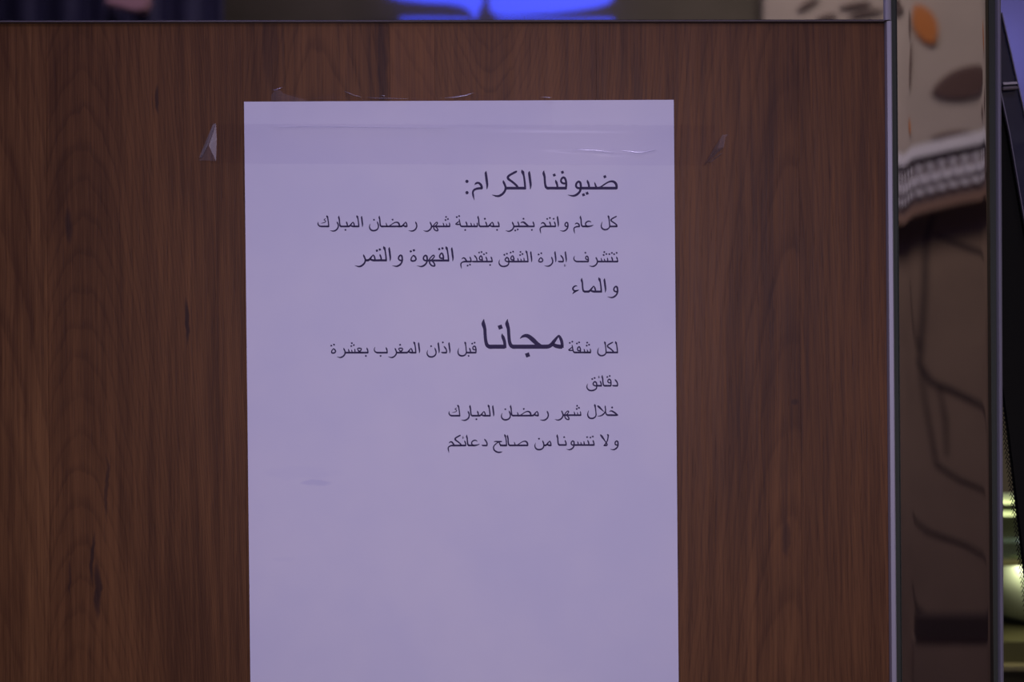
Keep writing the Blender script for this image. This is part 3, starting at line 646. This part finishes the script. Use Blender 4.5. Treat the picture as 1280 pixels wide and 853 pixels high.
prism('clip', [(1254, 103), (1254, 106), (1272, 105), (1271, 102)], YC-0.0075, YC-0.004, M['bead'], ch)
prism('clip', [(1254, 108), (1254, 113), (1274, 111.5), (1273, 107)], YC-0.0085, YC-0.004, M['lip'], ch, bevel=0.0008)
# perforated edge: small diamonds left out of a thin sheet, built as a net of bars
V, F = [], []
def bar(a, b, h=0.42):
    dx, dy = b[0]-a[0], b[1]-a[1]; q = math.hypot(dx, dy); nx, ny = -dy/q*h, dx/q*h; n = len(V)
    for (x, y) in ((a[0]+nx, a[1]+ny), (b[0]+nx, b[1]+ny), (b[0]-nx, b[1]-ny), (a[0]-nx, a[1]-ny)): V.append(at(x, y, YC+0.002))
    F.append((n, n+1, n+2, n+3))
def ebx(y): return 1253 + (y-478)*0.121 if y > 478 else 1253-(478-y)*0.47
pitch = 3.2
for r in range(110):
    y = 462+pitch*r*0.9; xr = ebx(y)
    for c in range(-4, 3):
        x = xr + c*pitch + (pitch/2 if r % 2 else 0)
        if x < xr-7: continue
        bar((x, y), (x+pitch/2, y+pitch*0.9)); bar((x, y), (x-pitch/2, y+pitch*0.9))
o = mesh('mesh_edge', V, F, M['black'], ch); tag(o, kind='stuff')
sa = at(1335, 790, YC); sb = at(2230, 790, YC)
box('seat', (sa.x-0.01, YC+0.03, 0.66), (sb.x+0.01, YC+0.42, 0.70), M['black'], ch)
for q in (sa.x, sb.x): box('leg', (q-0.01, YC+0.38, 0), (q+0.01, YC+0.40, 0.659), M['black'], ch)
for xx in (1335, 2230):
    a = at(xx, 790, YC+0.01)
    box('leg', (a.x-0.01, YC+0.0045, 0), (a.x+0.01, YC+0.02, a.z+0.02), M['black'], ch)

YW = 0.85
prism('olive_partition', [(1150, 420), (1150, 3000), (1700, 3000), (1700, 420)], YW, YW+0.03, M['wall_olive'])
tag(bpy.data.objects['olive_partition'], 'olive yellow partition seen low behind the mesh chair', 'partition')
gs = empty('glass_cabinet', at(1300, 1500, 0.6)); tag(gs, 'glass shelf cabinet with pale green edges, low behind the chair', 'cabinet')
for (y, h) in ((626, 4.5), (640, 6)):
    prism('shelf_edge', [(1180, y), (1180, y+h), (1420, y+h), (1420, y)], 0.5, 0.56, M['green_edge'], gs)
prism('glass_pane', [(1180, 646), (1180, 704), (1420, 704), (1420, 646)], 0.52, 0.524, M['glass'], gs)
prism('cabinet_top', [(1180, 704), (1180, 708), (1420, 708), (1420, 704)], 0.5, 0.62, M['olive_dark'], gs)
prism('cabinet_base', [(1180, 803), (1180, 2300), (1420, 2300), (1420, 803)], 0.5, 0.70, M['olive_dark'], gs)
prism('base_trim', [(1180, 833), (1180, 839), (1420, 839), (1420, 833)], 0.49, 0.5, M['wall_olive'], gs)
# rounded bowl on the cabinet
c = at(1296, 803, 0.60); c.z = at(1296, 803, 0.5).z + 0.001; prof = [(0.0, 0.0), (0.035, 0.0), (0.055, 0.012), (0.072, 0.035), (0.078, 0.06), (0.074, 0.062), (0.066, 0.036), (0.05, 0.016), (0.0, 0.008)]
V, F = [], []
for i in range(40):
    a = 2*math.pi*i/40
    for (r, z) in prof: V.append((c.x+r*math.cos(a), c.y+r*math.sin(a), c.z+z))
n = len(prof)
for i in range(40):
    for j in range(n-1):
        F.append((i*n+j, ((i+1) % 40)*n+j, ((i+1) % 40)*n+j+1, i*n+j+1))
tag(mesh('bowl', V, F, M['bowl'], smooth=True), 'shiny pale green bowl standing on the dark glass cabinet at lower right', 'bowl')
area('cabinet_fill', at(1275, 560, 0.45)[:], at(1270, 760, 0.6)[:], 0.08, 0.05, 0.20, (1.0, 0.92, 0.62))  # unseen warm light added to brighten the shelf edges
area('cabinet_fill', at(1310, 712, 0.52)[:], at(1300, 790, 0.6)[:], 0.06, 0.03, 0.035, (1.0, 0.97, 0.74))  # unseen light added to brighten the bowl
p = at(1274, 50, 1.48); point('blue_glow', (p.x, p.y, p.z), 0.30, (0.30, 0.30, 1.0), 0.05)
p = at(1300, 300, 0.9); point('lilac_glow', (p.x, p.y, p.z+0.4), 1.5, (0.72, 0.64, 1.0), 0.1)
